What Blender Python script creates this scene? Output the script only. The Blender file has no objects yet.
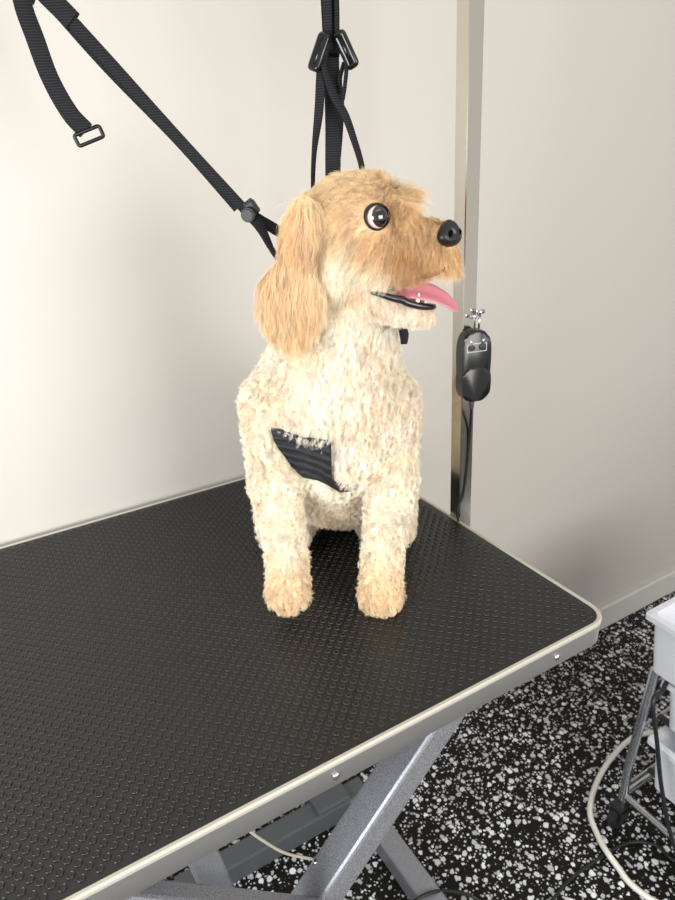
import bpy, bmesh, math
import numpy as np
from mathutils import Vector, Matrix, kdtree

rng = np.random.default_rng(7)
NHAIR = 220000
SC = bpy.context.scene
COL = SC.collection

# ------------------------------------------------------------------ camera
CAM_H = 1.30
FPX = 650.0
_dn = np.array([94, 1488, FPX]); _dn /= np.linalg.norm(_dn)
_v1 = np.array([1285, -365, FPX]); _X = _v1 - _dn * (_v1 @ _dn); _X /= np.linalg.norm(_X)
_up = -_dn; _Y = np.cross(_up, _X)
RC = np.stack([_X, _Y, _up])                     # camera axes (right, down, forward) -> world
CAMP = np.array([0, 0, CAM_H])
cam = bpy.data.cameras.new('camera'); camo = bpy.data.objects.new('camera', cam); COL.objects.link(camo)
_m = np.eye(4); _m[:3, 0] = RC[:, 0]; _m[:3, 1] = -RC[:, 1]; _m[:3, 2] = -RC[:, 2]; _m[:3, 3] = CAMP
camo.matrix_world = Matrix(_m.tolist())
cam.sensor_fit = 'VERTICAL'; cam.sensor_height = 24.0; cam.lens = FPX / 900 * 24
cam.clip_start = 0.02
cam.dof.use_dof = True; cam.dof.focus_distance = 0.70; cam.dof.aperture_fstop = 7.0
SC.camera = camo

# ------------------------------------------------------------------ world, lights, exposure
W = bpy.data.worlds.new('world'); SC.world = W; W.use_nodes = True
wn = W.node_tree.nodes['Background']; wn.inputs[0].default_value = (1.0, 0.97, 0.935, 1); wn.inputs[1].default_value = 0.46
def area(name, loc, target, sx, sy, power, col):
    l = bpy.data.lights.new(name, 'AREA'); l.shape = 'RECTANGLE'; l.size = sx; l.size_y = sy
    l.energy = power; l.color = col
    o = bpy.data.objects.new(name, l); COL.objects.link(o); o.location = loc
    o.rotation_euler = (Vector(target) - Vector(loc)).to_track_quat('-Z', 'Y').to_euler()
    return o
area('window_daylight', (-1.05, 0.05, 1.15), (0.3, 0.85, 0.9), 0.8, 0.6, 19, (0.93, 0.97, 1.0))
area('window_behind_camera', (0.6, -1.1, 1.25), (0.4, 0.7, 0.95), 1.1, 0.8, 19, (1.0, 0.985, 0.95))
area('ceiling_panel', (0.5, -0.3, 2.6), (0.4, 0.4, 0.8), 1.2, 0.3, 2, (1.0, 0.96, 0.90))
VS = SC.view_settings
SC.display_settings.display_device = 'sRGB'
VS.view_transform = 'Standard'; VS.look = 'None'; VS.gamma = 1.0; VS.use_curve_mapping = False
VS.exposure = 0.55
SC.cycles.diffuse_bounces = 8; SC.cycles.max_bounces = 14; SC.cycles.transmission_bounces = 12

# ------------------------------------------------------------------ placement helpers
def ray(px, py): return RC @ np.array([px - 337.5, py - 450, FPX])
def on_z(px, py, z):
    r = ray(px, py); return CAMP + r * ((z - CAM_H) / r[2])
def on_y(px, py, y):
    r = ray(px, py); return CAMP + r * (y / r[1])
def on_x(px, py, x):
    r = ray(px, py); return CAMP + r * (x / r[0])

# ------------------------------------------------------------------ mesh helpers
def srgb(r, g, b):
    f = lambda c: (c / 255 / 12.92) if c / 255 <= 0.04045 else ((c / 255 + 0.055) / 1.055) ** 2.4
    return (f(r), f(g), f(b), 1)
def mat(name, col=(0.8, 0.8, 0.8, 1), rough=0.5, metal=0.0, spec=0.5, **kw):
    m = bpy.data.materials.new(name); m.use_nodes = True
    b = m.node_tree.nodes['Principled BSDF']
    b.inputs['Base Color'].default_value = col; b.inputs['Roughness'].default_value = rough
    b.inputs['Metallic'].default_value = metal; b.inputs['Specular IOR Level'].default_value = spec
    for k, v in kw.items(): b.inputs[k.replace('_', ' ')].default_value = v
    return m
def N(m, t, **kw):
    n = m.node_tree.nodes.new(t)
    for k, v in kw.items(): setattr(n, k, v)
    return n
def LK(m, a, b): m.node_tree.links.new(a, b)
def bsdf(m): return m.node_tree.nodes['Principled BSDF']
def bump_noise(m, scale, strength, dist=0.001, detail=2.0):
    tc = N(m, 'ShaderNodeTexCoord'); nz = N(m, 'ShaderNodeTexNoise'); nz.inputs['Scale'].default_value = scale
    nz.inputs['Detail'].default_value = detail
    bp = N(m, 'ShaderNodeBump'); bp.inputs['Strength'].default_value = strength; bp.inputs['Distance'].default_value = dist
    LK(m, tc.outputs['Object'], nz.inputs['Vector']); LK(m, nz.outputs['Fac'], bp.inputs['Height'])
    LK(m, bp.outputs['Normal'], bsdf(m).inputs['Normal']); return nz
def link(name, me, m=None, parent=None, smooth=False):
    o = bpy.data.objects.new(name, me); COL.objects.link(o)
    if m: me.materials.append(m)
    if smooth:
        for p in me.polygons: p.use_smooth = True
    if parent: o.parent = parent
    return o
def obj(name, bm, m=None, parent=None, smooth=False):
    bmesh.ops.recalc_face_normals(bm, faces=bm.faces)
    me = bpy.data.meshes.new(name); bm.to_mesh(me); bm.free()
    return link(name, me, m, parent, smooth)
def pyobj(name, verts, faces, m=None, parent=None, smooth=False):
    me = bpy.data.meshes.new(name); me.from_pydata([tuple(map(float, v)) for v in verts], [], faces); me.update()
    return link(name, me, m, parent, smooth)
def smooth_angle(o, deg=35):
    me = o.data
    for p in me.polygons: p.use_smooth = True
    try: me.set_sharp_from_angle(angle=math.radians(deg))
    except Exception: pass
def tag(o, label=None, cat=None, group=None, kind=None):
    if label: o['label'] = label
    if cat: o['category'] = cat
    if group: o['group'] = group
    if kind: o['kind'] = kind
    return o
def empty(name, loc=(0, 0, 0)):
    o = bpy.data.objects.new(name, None); COL.objects.link(o); o.location = loc; o.empty_display_size = 0.05
    return o
def own(parent, *ch):       # parent children that were built in world space
    for c in ch:
        c.parent = parent
        c.matrix_parent_inverse = Matrix.Translation(-Vector(parent.location))
def sub(part, child):        # a sub-part under a part that already sits under its thing
    child.parent = part; child.matrix_parent_inverse = Matrix.Identity(4)
def box(bm, lo, hi, bev=0.0, segs=2):
    lo = Vector(lo); hi = Vector(hi)
    r = bmesh.ops.create_cube(bm, size=1.0); vs = r['verts']
    for v in vs: v.co = Vector([lo[i] + (v.co[i] + 0.5) * (hi[i] - lo[i]) for i in range(3)])
    if bev:
        es = list({e for v in vs for e in v.link_edges})
        bmesh.ops.bevel(bm, geom=es, offset=bev, segments=segs, affect='EDGES', profile=0.5)
def beam(bm, a, b, w, h, upv=(0, 0, 1), bev=0.003):
    """rectangular tube from a to b; w across, h along the given up vector"""
    a = Vector(a); b = Vector(b); d = (b - a); L = d.length; d.normalize()
    side = d.cross(Vector(upv)).normalized(); up = side.cross(d).normalized()
    b2 = bmesh.new(); box(b2, (-w / 2, 0, -h / 2), (w / 2, L, h / 2), bev)
    M = Matrix.Identity(4)
    for i in range(3): M[i][0] = side[i]; M[i][1] = d[i]; M[i][2] = up[i]; M[i][3] = a[i]
    b2.transform(M); me = bpy.data.meshes.new('t'); b2.to_mesh(me); b2.free(); bm.from_mesh(me); bpy.data.meshes.remove(me)
def catmull(P, n=8):
    P = [np.array(p, float) for p in P]; Q = [2 * P[0] - P[1]] + P + [2 * P[-1] - P[-2]]; out = []
    for i in range(1, len(Q) - 2):
        for k in range(n):
            t = k / n; a, b, c, d = Q[i - 1:i + 3]
            out.append(0.5 * ((2 * b) + (-a + c) * t + (2 * a - 5 * b + 4 * c - d) * t * t + (-a + 3 * b - 3 * c + d) * t ** 3))
    out.append(P[-1]); return out
def tube(bm, pts, r, seg=10, caps=True):
    pts = [Vector(p) for p in pts]; n = len(pts)
    rr = r if hasattr(r, '__len__') else [r] * n
    prev = None; rings = []
    for i, p in enumerate(pts):
        d = (pts[min(i + 1, n - 1)] - pts[max(i - 1, 0)]).normalized()
        if prev is None:
            ref = Vector((0, 0, 1)) if abs(d.z) < 0.9 else Vector((1, 0, 0)); x = d.cross(ref).normalized()
        else: x = (prev - d * prev.dot(d)).normalized()
        prev = x; y = d.cross(x)
        rings.append([bm.verts.new(p + (x * math.cos(2 * math.pi * k / seg) + y * math.sin(2 * math.pi * k / seg)) * rr[i]) for k in range(seg)])
    for a, b in zip(rings, rings[1:]):
        for k in range(seg): bm.faces.new((a[k], a[(k + 1) % seg], b[(k + 1) % seg], b[k]))
    if caps: bm.faces.new(rings[0]); bm.faces.new(rings[-1])
def strap_mesh(bm, pts, widths, normals, thick=0.0016):
    """flat webbing: pts with a width direction derived from the face normal"""
    n = len(pts); P = [Vector(p) for p in pts]; rows = []
    for i in range(n):
        d = (P[min(i + 1, n - 1)] - P[max(i - 1, 0)]).normalized()
        nn = Vector(normals[i]) if hasattr(normals[0], '__len__') else Vector(normals)
        nn = (nn - d * nn.dot(d)).normalized(); s = d.cross(nn).normalized()
        w = widths[i] if hasattr(widths, '__len__') else widths
        rows.append([bm.verts.new(P[i] + s * (w / 2 * a) + nn * (thick / 2 * b)) for a, b in ((-1, -.6), (-.9, -1), (.9, -1), (1, -.6), (1, .6), (.9, 1), (-.9, 1), (-1, .6))])
    for a, b in zip(rows, rows[1:]):
        for k in range(8): bm.faces.new((a[k], a[(k + 1) % 8], b[(k + 1) % 8], b[k]))
    bm.faces.new(rows[0]); bm.faces.new(rows[-1])
def torus_rect(bm, c, ax, ay, w, h, r, seg=6):
    """closed rounded rectangular ring of round wire"""
    c = Vector(c); ax = Vector(ax).normalized(); ay = Vector(ay).normalized(); az = ax.cross(ay); pts = []
    cr = min(w, h) * 0.2
    for qx, qy, a0 in ((1, 1, 0), (-1, 1, 90), (-1, -1, 180), (1, -1, 270)):
        for k in range(4):
            a = math.radians(a0 + 30 * k)
            pts.append(c + ax * (qx * (w / 2 - cr) + cr * math.cos(a)) + ay * (qy * (h / 2 - cr) + cr * math.sin(a)))
    n = len(pts); rings = []
    for i in range(n):
        d = (pts[(i + 1) % n] - pts[i - 1]).normalized(); y = d.cross(az).normalized()
        rings.append([bm.verts.new(pts[i] + (az * math.cos(2 * math.pi * k / seg) + y * math.sin(2 * math.pi * k / seg)) * r) for k in range(seg)])
    for i in range(n):
        a, b = rings[i], rings[(i + 1) % n]
        for k in range(seg): bm.faces.new((a[k], a[(k + 1) % seg], b[(k + 1) % seg], b[k]))

# ------------------------------------------------------------------ materials
M_wall = mat('wall_paint', srgb(198, 193, 185), 0.42, spec=0.35); bump_noise(M_wall, 60, 0.03, 0.002)
M_base = mat('baseboard_paint', srgb(205, 203, 197), 0.4)
M_alu = mat('brushed_aluminium', srgb(166, 164, 162), 0.4, 0.75)
M_lip = mat('table_edge_lip', srgb(188, 184, 172), 0.4, 0.25)
M_steel = mat('polished_steel', srgb(212, 206, 196), 0.16, 1.0)
M_chrome = mat('chrome', srgb(205, 208, 212), 0.2, 1.0)
M_blackpl = mat('black_plastic', srgb(16, 16, 18), 0.22)
M_blackmat = mat('black_matte_plastic', srgb(30, 30, 33), 0.45)
M_bin = mat('white_plastic', srgb(216, 218, 224), 0.4)
M_whitecord = mat('white_cord_rubber', srgb(228, 226, 216), 0.45)
M_blackcord = mat('black_cord_rubber', srgb(24, 24, 26), 0.4)
M_grey = mat('grey_paint', srgb(78, 82, 85), 0.5)
M_ink = mat('white_print', srgb(210, 210, 210), 0.6)

def webbing_mat():
    m = mat('black_webbing', srgb(34, 35, 40), 0.75, spec=0.25)
    tc = N(m, 'ShaderNodeTexCoord'); wv = N(m, 'ShaderNodeTexWave'); wv.bands_direction = 'Z'
    wv.inputs['Scale'].default_value = 130; wv.inputs['Distortion'].default_value = 1.0
    bp = N(m, 'ShaderNodeBump'); bp.inputs['Strength'].default_value = 0.7; bp.inputs['Distance'].default_value = 0.0008
    LK(m, tc.outputs['Object'], wv.inputs['Vector']); LK(m, wv.outputs['Fac'], bp.inputs['Height']); LK(m, bp.outputs['Normal'], bsdf(m).inputs['Normal'])
    mx = N(m, 'ShaderNodeMix'); mx.data_type = 'RGBA'; mx.inputs[6].default_value = srgb(16, 16, 18); mx.inputs[7].default_value = srgb(40, 40, 44)
    LK(m, wv.outputs['Fac'], mx.inputs[0]); LK(m, mx.outputs[2], bsdf(m).inputs['Base Color']); return m
M_web = webbing_mat()

def hammertone():
    m = mat('hammertone_silver', srgb(150, 150, 158), 0.42, 0.55)
    tc = N(m, 'ShaderNodeTexCoord'); nz = N(m, 'ShaderNodeTexNoise'); nz.inputs['Scale'].default_value = 1100; nz.inputs['Detail'].default_value = 3
    cr = N(m, 'ShaderNodeValToRGB'); cr.color_ramp.elements[0].position = 0.35; cr.color_ramp.elements[1].position = 0.65
    cr.color_ramp.elements[0].color = srgb(112, 113, 118); cr.color_ramp.elements[1].color = srgb(176, 177, 184)
    bp = N(m, 'ShaderNodeBump'); bp.inputs['Strength'].default_value = 0.4; bp.inputs['Distance'].default_value = 0.0006
    LK(m, tc.outputs['Object'], nz.inputs['Vector']); LK(m, nz.outputs['Fac'], cr.inputs['Fac']); LK(m, cr.outputs['Color'], bsdf(m).inputs['Base Color'])
    LK(m, nz.outputs['Fac'], bp.inputs['Height']); LK(m, bp.outputs['Normal'], bsdf(m).inputs['Normal']); return m
M_ham = hammertone()

def floor_mat():
    m = mat('speckled_rubber_floor', srgb(30, 28, 26), 0.6, spec=0.2)
    tc = N(m, 'ShaderNodeTexCoord')
    nz = N(m, 'ShaderNodeTexNoise'); nz.inputs['Scale'].default_value = 130; nz.inputs['Detail'].default_value = 2
    LK(m, tc.outputs['Object'], nz.inputs['Vector'])
    sb = N(m, 'ShaderNodeVectorMath', operation='SUBTRACT'); sb.inputs[1].default_value = (0.5, 0.5, 0.5); LK(m, nz.outputs['Color'], sb.inputs[0])
    sc = N(m, 'ShaderNodeVectorMath', operation='SCALE'); sc.inputs['Scale'].default_value = 0.007; LK(m, sb.outputs[0], sc.inputs[0])
    ad = N(m, 'ShaderNodeVectorMath', operation='ADD'); LK(m, tc.outputs['Object'], ad.inputs[0]); LK(m, sc.outputs[0], ad.inputs[1])
    facs = []
    for scale, t0, t1, off in ((66, -0.06, 0.43, 0.0), (140, -0.22, 0.42, 3.7)):
        of = N(m, 'ShaderNodeVectorMath', operation='ADD'); of.inputs[1].default_value = (off, off * 2, 0); LK(m, ad.outputs[0], of.inputs[0])
        vo = N(m, 'ShaderNodeTexVoronoi'); vo.voronoi_dimensions = '2D'; vo.inputs['Scale'].default_value = scale; LK(m, of.outputs[0], vo.inputs['Vector'])
        sp = N(m, 'ShaderNodeSeparateColor'); LK(m, vo.outputs['Color'], sp.inputs[0])
        pw = N(m, 'ShaderNodeMath', operation='POWER'); pw.inputs[1].default_value = 1.1; LK(m, sp.outputs[0], pw.inputs[0])
        mr = N(m, 'ShaderNodeMapRange'); mr.inputs['To Min'].default_value = t0 - 0.1; mr.inputs['To Max'].default_value = t1; LK(m, pw.outputs[0], mr.inputs['Value'])
        lt = N(m, 'ShaderNodeMath', operation='LESS_THAN'); LK(m, vo.outputs['Distance'], lt.inputs[0]); LK(m, mr.outputs[0], lt.inputs[1]); facs.append((lt, sp))
    mxf = N(m, 'ShaderNodeMath', operation='MAXIMUM'); LK(m, facs[0][0].outputs[0], mxf.inputs[0]); LK(m, facs[1][0].outputs[0], mxf.inputs[1])
    chip = N(m, 'ShaderNodeMix'); chip.data_type = 'RGBA'; chip.inputs[6].default_value = srgb(165, 165, 165); chip.inputs[7].default_value = srgb(232, 233, 236)
    LK(m, facs[0][1].outputs[1], chip.inputs[0])
    mx = N(m, 'ShaderNodeMix'); mx.data_type = 'RGBA'; mx.inputs[6].default_value = srgb(20, 19, 17); LK(m, mxf.outputs[0], mx.inputs[0]); LK(m, chip.outputs[2], mx.inputs[7])
    LK(m, mx.outputs[2], bsdf(m).inputs['Base Color']); return m
M_floor = floor_mat()
M_mat = mat('black_rubber_mat', srgb(22, 23, 23), 0.37, spec=0.6); bump_noise(M_mat, 900, 0.15, 0.0003)

# ------------------------------------------------------------------ setting
bm = bmesh.new(); box(bm, (-2.6, -1.6, -0.1), (3.6, 1.06, 0.0)); tag(obj('floor', bm, M_floor), kind='structure')
bm = bmesh.new(); box(bm, (-2.6, 1.0, 0.0), (3.6, 1.1, 2.7)); tag(obj('wall_back', bm, M_wall), kind='structure')
bm = bmesh.new(); box(bm, (-2.6, 0.988, 0.0), (3.6, 1.0, 0.078), 0.003); tag(obj('baseboard_back', bm, M_base), kind='structure')

# ------------------------------------------------------------------ grooming table
TZ = 0.81; X0, X1, Y0, Y1 = -0.66, 0.5505, 0.3825, 0.984
table = empty('grooming_table', (0, 0.68, 0))
tag(table, 'black grooming table with studded rubber top, pale metal edge and silver scissor legs', 'grooming table')
def rrect(x0, x1, y0, y1, r, n=8):
    P = []
    for cx, cy, a0 in ((x1 - r, y1 - r, 0), (x0 + r, y1 - r, 90), (x0 + r, y0 + r, 180), (x1 - r, y0 + r, 270)):
        for k in range(n + 1):
            a = math.radians(a0 + 90 * k / n); P.append((cx + r * math.cos(a), cy + r * math.sin(a)))
    return P
def ring_profile(name, prof, m):
    """sweep a profile (inset, z) around the rounded table outline, closed in both directions"""
    rings = [[(x, y, z) for x, y in rrect(X0 + i, X1 - i, Y0 + i, Y1 - i, max(0.028 - i, 0.004))] for i, z in prof]
    n = len(rings[0]); V = [v for r in rings for v in r]; F = []; K = len(rings)
    for j in range(K):
        for k in range(n): F.append((j * n + k, j * n + (k + 1) % n, ((j + 1) % K) * n + (k + 1) % n, ((j + 1) % K) * n + k))
    o = pyobj(name, V, F, m); bm = bmesh.new(); bm.from_mesh(o.data); bmesh.ops.recalc_face_normals(bm, faces=bm.faces); bm.to_mesh(o.data); bm.free(); smooth_angle(o, 40); return o
rim = ring_profile('edge_rim', [(0.0012, TZ - 0.031), (0, TZ - 0.0295), (0, TZ - 0.004), (0.002, TZ - 0.0035), (0.002, TZ - 0.031)], M_alu)
lip = ring_profile('edge_lip', [(-0.0015, TZ - 0.004), (-0.0015, TZ - 0.001), (0.0003, TZ + 0.0006), (0.0032, TZ + 0.0006), (0.0040, TZ - 0.0003), (0.0040, TZ - 0.004)], M_lip)
bm = bmesh.new()
P = rrect(X0 + 0.003, X1 - 0.003, Y0 + 0.003, Y1 - 0.003, 0.025)
bt = [bm.verts.new((x, y, TZ - 0.024)) for x, y in P]; tp = [bm.verts.new((x, y, TZ - 0.0042)) for x, y in P]
bm.faces.new(bt); bm.faces.new(tp)
for k in range(len(P)): bm.faces.new((bt[k], bt[(k + 1) % len(P)], tp[(k + 1) % len(P)], tp[k]))
board = obj('board', bm, M_grey)
# rubber mat with its lattice of raised studs, one mesh
def mat_mesh():
    P = rrect(X0 + 0.0043, X1 - 0.0043, Y0 + 0.0043, Y1 - 0.0043, 0.0235); zt = TZ - 0.0012
    V = [(x, y, TZ - 0.004) for x, y in P] + [(x, y, zt) for x, y in P]; n = len(P)
    F = [list(range(n, 2 * n))] + [[k, (k + 1) % n, n + (k + 1) % n, n + k] for k in range(n)]
    c = 0.01385; ox, oy = 0.00187, 0.4728; S = 12
    prof = [(0.0037, -0.0002), (0.0035, 0.0008), (0.0031, 0.0013), (0.0027, 0.0009), (0.0023, 0.0004)]
    ang = np.arange(S) * 2 * np.pi / S; ca, sa = np.cos(ang), np.sin(ang)
    i0 = int((X0 - ox) / c) - 1; i1 = int((X1 - ox) / c) + 1; j0 = int((Y0 - oy) / c) - 1; j1 = int((Y1 - oy) / c) + 1
    cen = []
    for i in range(i0, i1 + 1):
        for j in range(j0, j1 + 1):
            for h in (0, 0.5):
                x = ox + (i + h) * c; y = oy + (j + h) * c
                if X0 + 0.0085 < x < X1 - 0.0085 and Y0 + 0.0085 < y < Y1 - 0.0085:
                    ax = max(abs(x - (X0 + X1) / 2) - (X1 - X0) / 2 + 0.028, 0); ay = max(abs(y - (Y0 + Y1) / 2) - (Y1 - Y0) / 2 + 0.028, 0)
                    if math.hypot(ax, ay) < 0.0192: cen.append((x, y))
    for x, y in cen:
        b = len(V)
        for r, z in prof: V += [(x + r * a, y + r * s, zt + z) for a, s in zip(ca, sa)]
        for q in range(len(prof) - 1):
            for k in range(S): F.append([b + q * S + k, b + q * S + (k + 1) % S, b + (q + 1) * S + (k + 1) % S, b + (q + 1) * S + k])
        F.append([b + (len(prof) - 1) * S + k for k in range(S)])
    o = pyobj('rubber_mat', V, F, M_mat)
    for p in o.data.polygons: p.use_smooth = len(p.vertices) == 4
    return o
rubber = mat_mesh()
own(table, rim, lip, board, rubber)
# screws on the front rim and the right rim
for sx in (on_y(336, 774, Y0)[0], on_y(588 - 30, 650, Y0)[0], -0.4):
    bm = bmesh.new(); bmesh.ops.create_uvsphere(bm, u_segments=14, v_segments=8, radius=0.0042)
    for v in bm.verts: v.co = Vector((sx + v.co.x, Y0 - 0.0005 + v.co.y * 0.5, TZ - 0.018 + v.co.z))
    sub(rim, obj('screw', bm, M_chrome, smooth=True))
# scissor legs
def pbeam(name, a, b, w, h, m, bev=0.004, upv=(0, 0, 1)):
    bm = bmesh.new(); beam(bm, a, b, w, h, upv, bev); o = obj(name, bm, m); own(table, o); return o
a = on_y(433.7, 729.6, 0.425); b = on_y(321, 899, 0.425); d = (a - b) / np.linalg.norm(a - b)
cz = np.array([0.012, 0.02, -0.0165])
top = a + d * ((TZ - 0.05 - a[2]) / d[2]) + cz; bot = a - d * ((a[2] - 0.055) / d[2]) + cz
pbeam('scissor_arm', top, bot, 0.040, 0.036, M_ham)
a2 = on_y(216, 851, 0.47); b2 = on_y(237, 898, 0.47); d2 = (a2 - b2) / np.linalg.norm(a2 - b2)
c2 = np.array([-0.012, 0.02, -0.012])
pbeam('scissor_arm', a2 + d2 * ((TZ - 0.05 - a2[2]) / d2[2]) + c2, a2 - d2 * ((a2[2] - 0.06) / d2[2]) + c2, 0.040, 0.032, M_ham)
c0 = on_y(138, 901, 0.41); c1 = on_y(252, 911, 0.41); dc = (c1 - c0) / np.linalg.norm(c1 - c0)
pbeam('link_bar', c0 - dc * 0.10 + np.array([0, 0.012, -0.016]), c1 + dc * 0.16 + np.array([0, 0.012, -0.016]), 0.024, 0.03, M_ham)
# lower floor frame
yb = 0.893; xr = on_z(352, 790, 0.045)[0]
pbeam('base_rail', (-0.62, yb, 0.025), (xr + 0.03, yb, 0.025), 0.045, 0.05, M_grey)
pbeam('base_rail', (-0.62, 0.465, 0.025), (0.47, 0.465, 0.025), 0.045, 0.05, M_grey)
f0 = on_z(352, 786, 0.05); f1 = on_z(433, 897, 0.05)
dd = (f1 - f0) / np.linalg.norm(f1 - f0)
pbeam('base_foot', (f0[0], f0[1], 0.024), tuple(f0 * [1, 1, 0] + dd * 0.56 + np.array([0, 0, 0.024])), 0.045, 0.048, M_ham)
pbeam('base_foot', (-0.60, 0.95, 0.024), (-0.60, 0.42, 0.024), 0.045, 0.048, M_ham)
bm = bmesh.new(); box(bm, (0.375, 0.872, 0.0), (0.452, 0.950, 0.062), 0.003); own(table, obj('base_bracket', bm, M_grey))
# upper sub frame under the board
pbeam('upper_rail', (-0.5, 0.56, TZ - 0.038), (0.48, 0.56, TZ - 0.038), 0.03, 0.028, M_grey)
pbeam('upper_rail', (-0.5, 0.90, TZ - 0.038), (0.48, 0.90, TZ - 0.038), 0.03, 0.028, M_grey)
# dangling cord with a knot beneath the table and short black stub
bm = bmesh.new(); q = [on_y(248, 830, 0.46), on_y(262, 840, 0.46), on_y(285, 853, 0.46), on_y(312, 859, 0.46)]
tube(bm, catmull(q, 6), 0.0016); cd = obj('release_cord', bm, mat('twine', srgb(176, 170, 152), 0.8), smooth=True); own(table, cd)
bm = bmesh.new(); k = on_y(317, 862, 0.46); bmesh.ops.create_uvsphere(bm, u_segments=12, v_segments=8, radius=0.0055, matrix=Matrix.Translation(Vector(k)))
sub(cd, obj('cord_knot', bm, M_chrome, smooth=True))
bm = bmesh.new(); tube(bm, [on_y(168, 868, 0.44), on_y(173, 892, 0.44)], 0.0035); own(table, obj('lever', bm, M_blackmat, smooth=True))

# ------------------------------------------------------------------ grooming arm (post)
PX, PY = 0.5635, 0.6640; HS = 0.0112
arm = empty('grooming_stand', (PX, PY, 0.76)); tag(arm, 'tall polished square steel post clamped on the right edge of the table', 'grooming post')
bm = bmesh.new(); box(bm, (PX - HS, PY - HS, 0.74), (PX + HS, PY + HS, 1.86), 0.0012, 1); own(arm, obj('post', bm, M_steel))
bm = bmesh.new(); box(bm, (-0.45, PY - HS, 1.86), (PX + HS, PY + HS, 1.86 + 2 * HS), 0.002, 1); own(arm, obj('overhead_bar', bm, M_steel))
bm = bmesh.new(); box(bm, (X1 + 0.0020, PY - 0.02, 0.715), (PX + 0.016, PY + 0.02, 0.742), 0.002); own(arm, obj('clamp', bm, M_blackmat))

# ------------------------------------------------------------------ remote on the post
rc = on_y(473, 364, PY - HS - 0.014); r0 = Vector((rc[0], rc[1], rc[2]))
# facing direction of the handset: the front face of the post turned a little to the camera
fx = Vector((math.cos(math.radians(-14)), math.sin(math.radians(-14)), 0)); fy = Vector((0, 0, 1)); fz = fx.cross(fy)   # fz ~ -Y
def rp(u, v, w): return r0 + fx * (u * 1.17) + fy * (v * 1.13) + fz * w
def slab(name, outline, w0, w1, m, bev=0.002):
    bm = bmesh.new(); A = [bm.verts.new(rp(u, v, w0)) for u, v in outline]; B = [bm.verts.new(rp(u, v, w1)) for u, v in outline]; n = len(A)
    bm.faces.new(A); ft = bm.faces.new(B)
    for k in range(n): bm.faces.new((A[k], A[(k + 1) % n], B[(k + 1) % n], B[k]))
    if bev: bmesh.ops.bevel(bm, geom=list(ft.edges), offset=bev, segments=3, affect='EDGES', profile=0.5)
    o = obj(name, bm, m); smooth_angle(o, 50); return o
def egg(hw_top, hw_bot, h, y0=0, n=40, p=3.2):
    out = []
    for k in range(n):
        a = 2 * math.pi * k / n; c, s = math.cos(a), math.sin(a)
        x = math.copysign(abs(c) ** (2 / p), c); y = math.copysign(abs(s) ** (2 / p), s)
        hw = hw_bot + (hw_top - hw_bot) * (y + 1) / 2; out.append((x * hw, y * h + y0))
    return out
remote = empty('remote_control', tuple(r0)); tag(remote, 'black handset remote with two arrow buttons hanging on the steel post', 'remote control')
casing = slab('casing', egg(0.0188, 0.0165, 0.041), -0.008, 0.010, M_blackpl, 0.004); own(remote, casing)
btns = []
for sx in (-1, 1):
    o = slab('button', [(u + sx * 0.0065, v + 0.022) for u, v in egg(0.0042, 0.0042, 0.0032, n=16, p=2)], 0.0095, 0.0115, M_blackmat, 0.0006); own(remote, o)
    tri = [(-0.0018, -0.0012), (0.0018, -0.0012), (0, 0.0018)] if sx < 0 else [(-0.0018, 0.0012), (0, -0.0018), (0.0018, 0.0012)]
    sub(o, slab('arrow_print', [(u + sx * 0.0075, v + 0.0295) for u, v in tri], 0.0096, 0.0103, M_ink, 0))
bm = bmesh.new()
for a_, b_ in (((-0.0115, 0.017), (0.0115, 0.017)), ((-0.0115, 0.017), (-0.0115, 0.026)), ((0.0115, 0.017), (0.0115, 0.026)), ((-0.0045, 0.0265), (0.0045, 0.0265)), ((-0.0115, 0.026), (-0.009, 0.026)), ((0.0115, 0.026), (0.009, 0.026))):
    tube(bm, [rp(a_[0], a_[1], 0.0100), rp(b_[0], b_[1], 0.0100)], 0.00045, 6)
sub(casing, obj('outline_print', bm, M_ink))
bm = bmesh.new(); bmt = rp(0.0, -0.041, -0.001); tube(bm, [bmt + fy * 0.004, bmt - fy * 0.006, bmt - fy * 0.016], [0.0042, 0.004, 0.003]); own(remote, obj('cord_grip', bm, M_grey, smooth=True))
cp = [bmt - fy * 0.014] + [Vector(on_y(x, y, yy)) for x, y, yy in ((470, 430, 0.650), (467, 465, 0.652), (463, 495, 0.652), (457, 513, 0.651))]
cp += [Vector((0.5565, 0.6465, 0.775)), Vector((0.558, 0.646, 0.72))]
bm = bmesh.new(); tube(bm, catmull(cp, 8), 0.0018, 8); own(remote, obj('cord', bm, M_blackcord, smooth=True))
hold = slab('remote_holder', egg(0.0182, 0.0174, 0.0205, -0.0225, p=3.0), -0.0085, 0.0118, M_blackpl, 0.002)
own(arm, hold)
bm = bmesh.new(); box(bm, (r0.x - 0.010, PY - HS - 0.012, r0.z - 0.045), (r0.x + 0.006, PY - HS, r0.z - 0.008), 0.001); own(arm, obj('holder_bracket', bm, M_blackmat))
bm = bmesh.new(); bk = on_y(479, 317, PY - HS - 0.004); bk = Vector(bk)
tube(bm, [bk + Vector((0.0, 0, -0.02)), bk + Vector((0.001, 0, 0.006))], 0.0016, 8)
tube(bm, [bk + Vector((-0.004, -0.002, 0.007)), bk + Vector((0.006, -0.002, 0.007))], 0.0028, 10)
tube(bm, [bk + Vector((-0.014, 0, 0.002)), bk + Vector((0.002, 0, 0.002))], 0.0022, 8)
own(arm, obj('hook_screw', bm, M_chrome, smooth=True))

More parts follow.
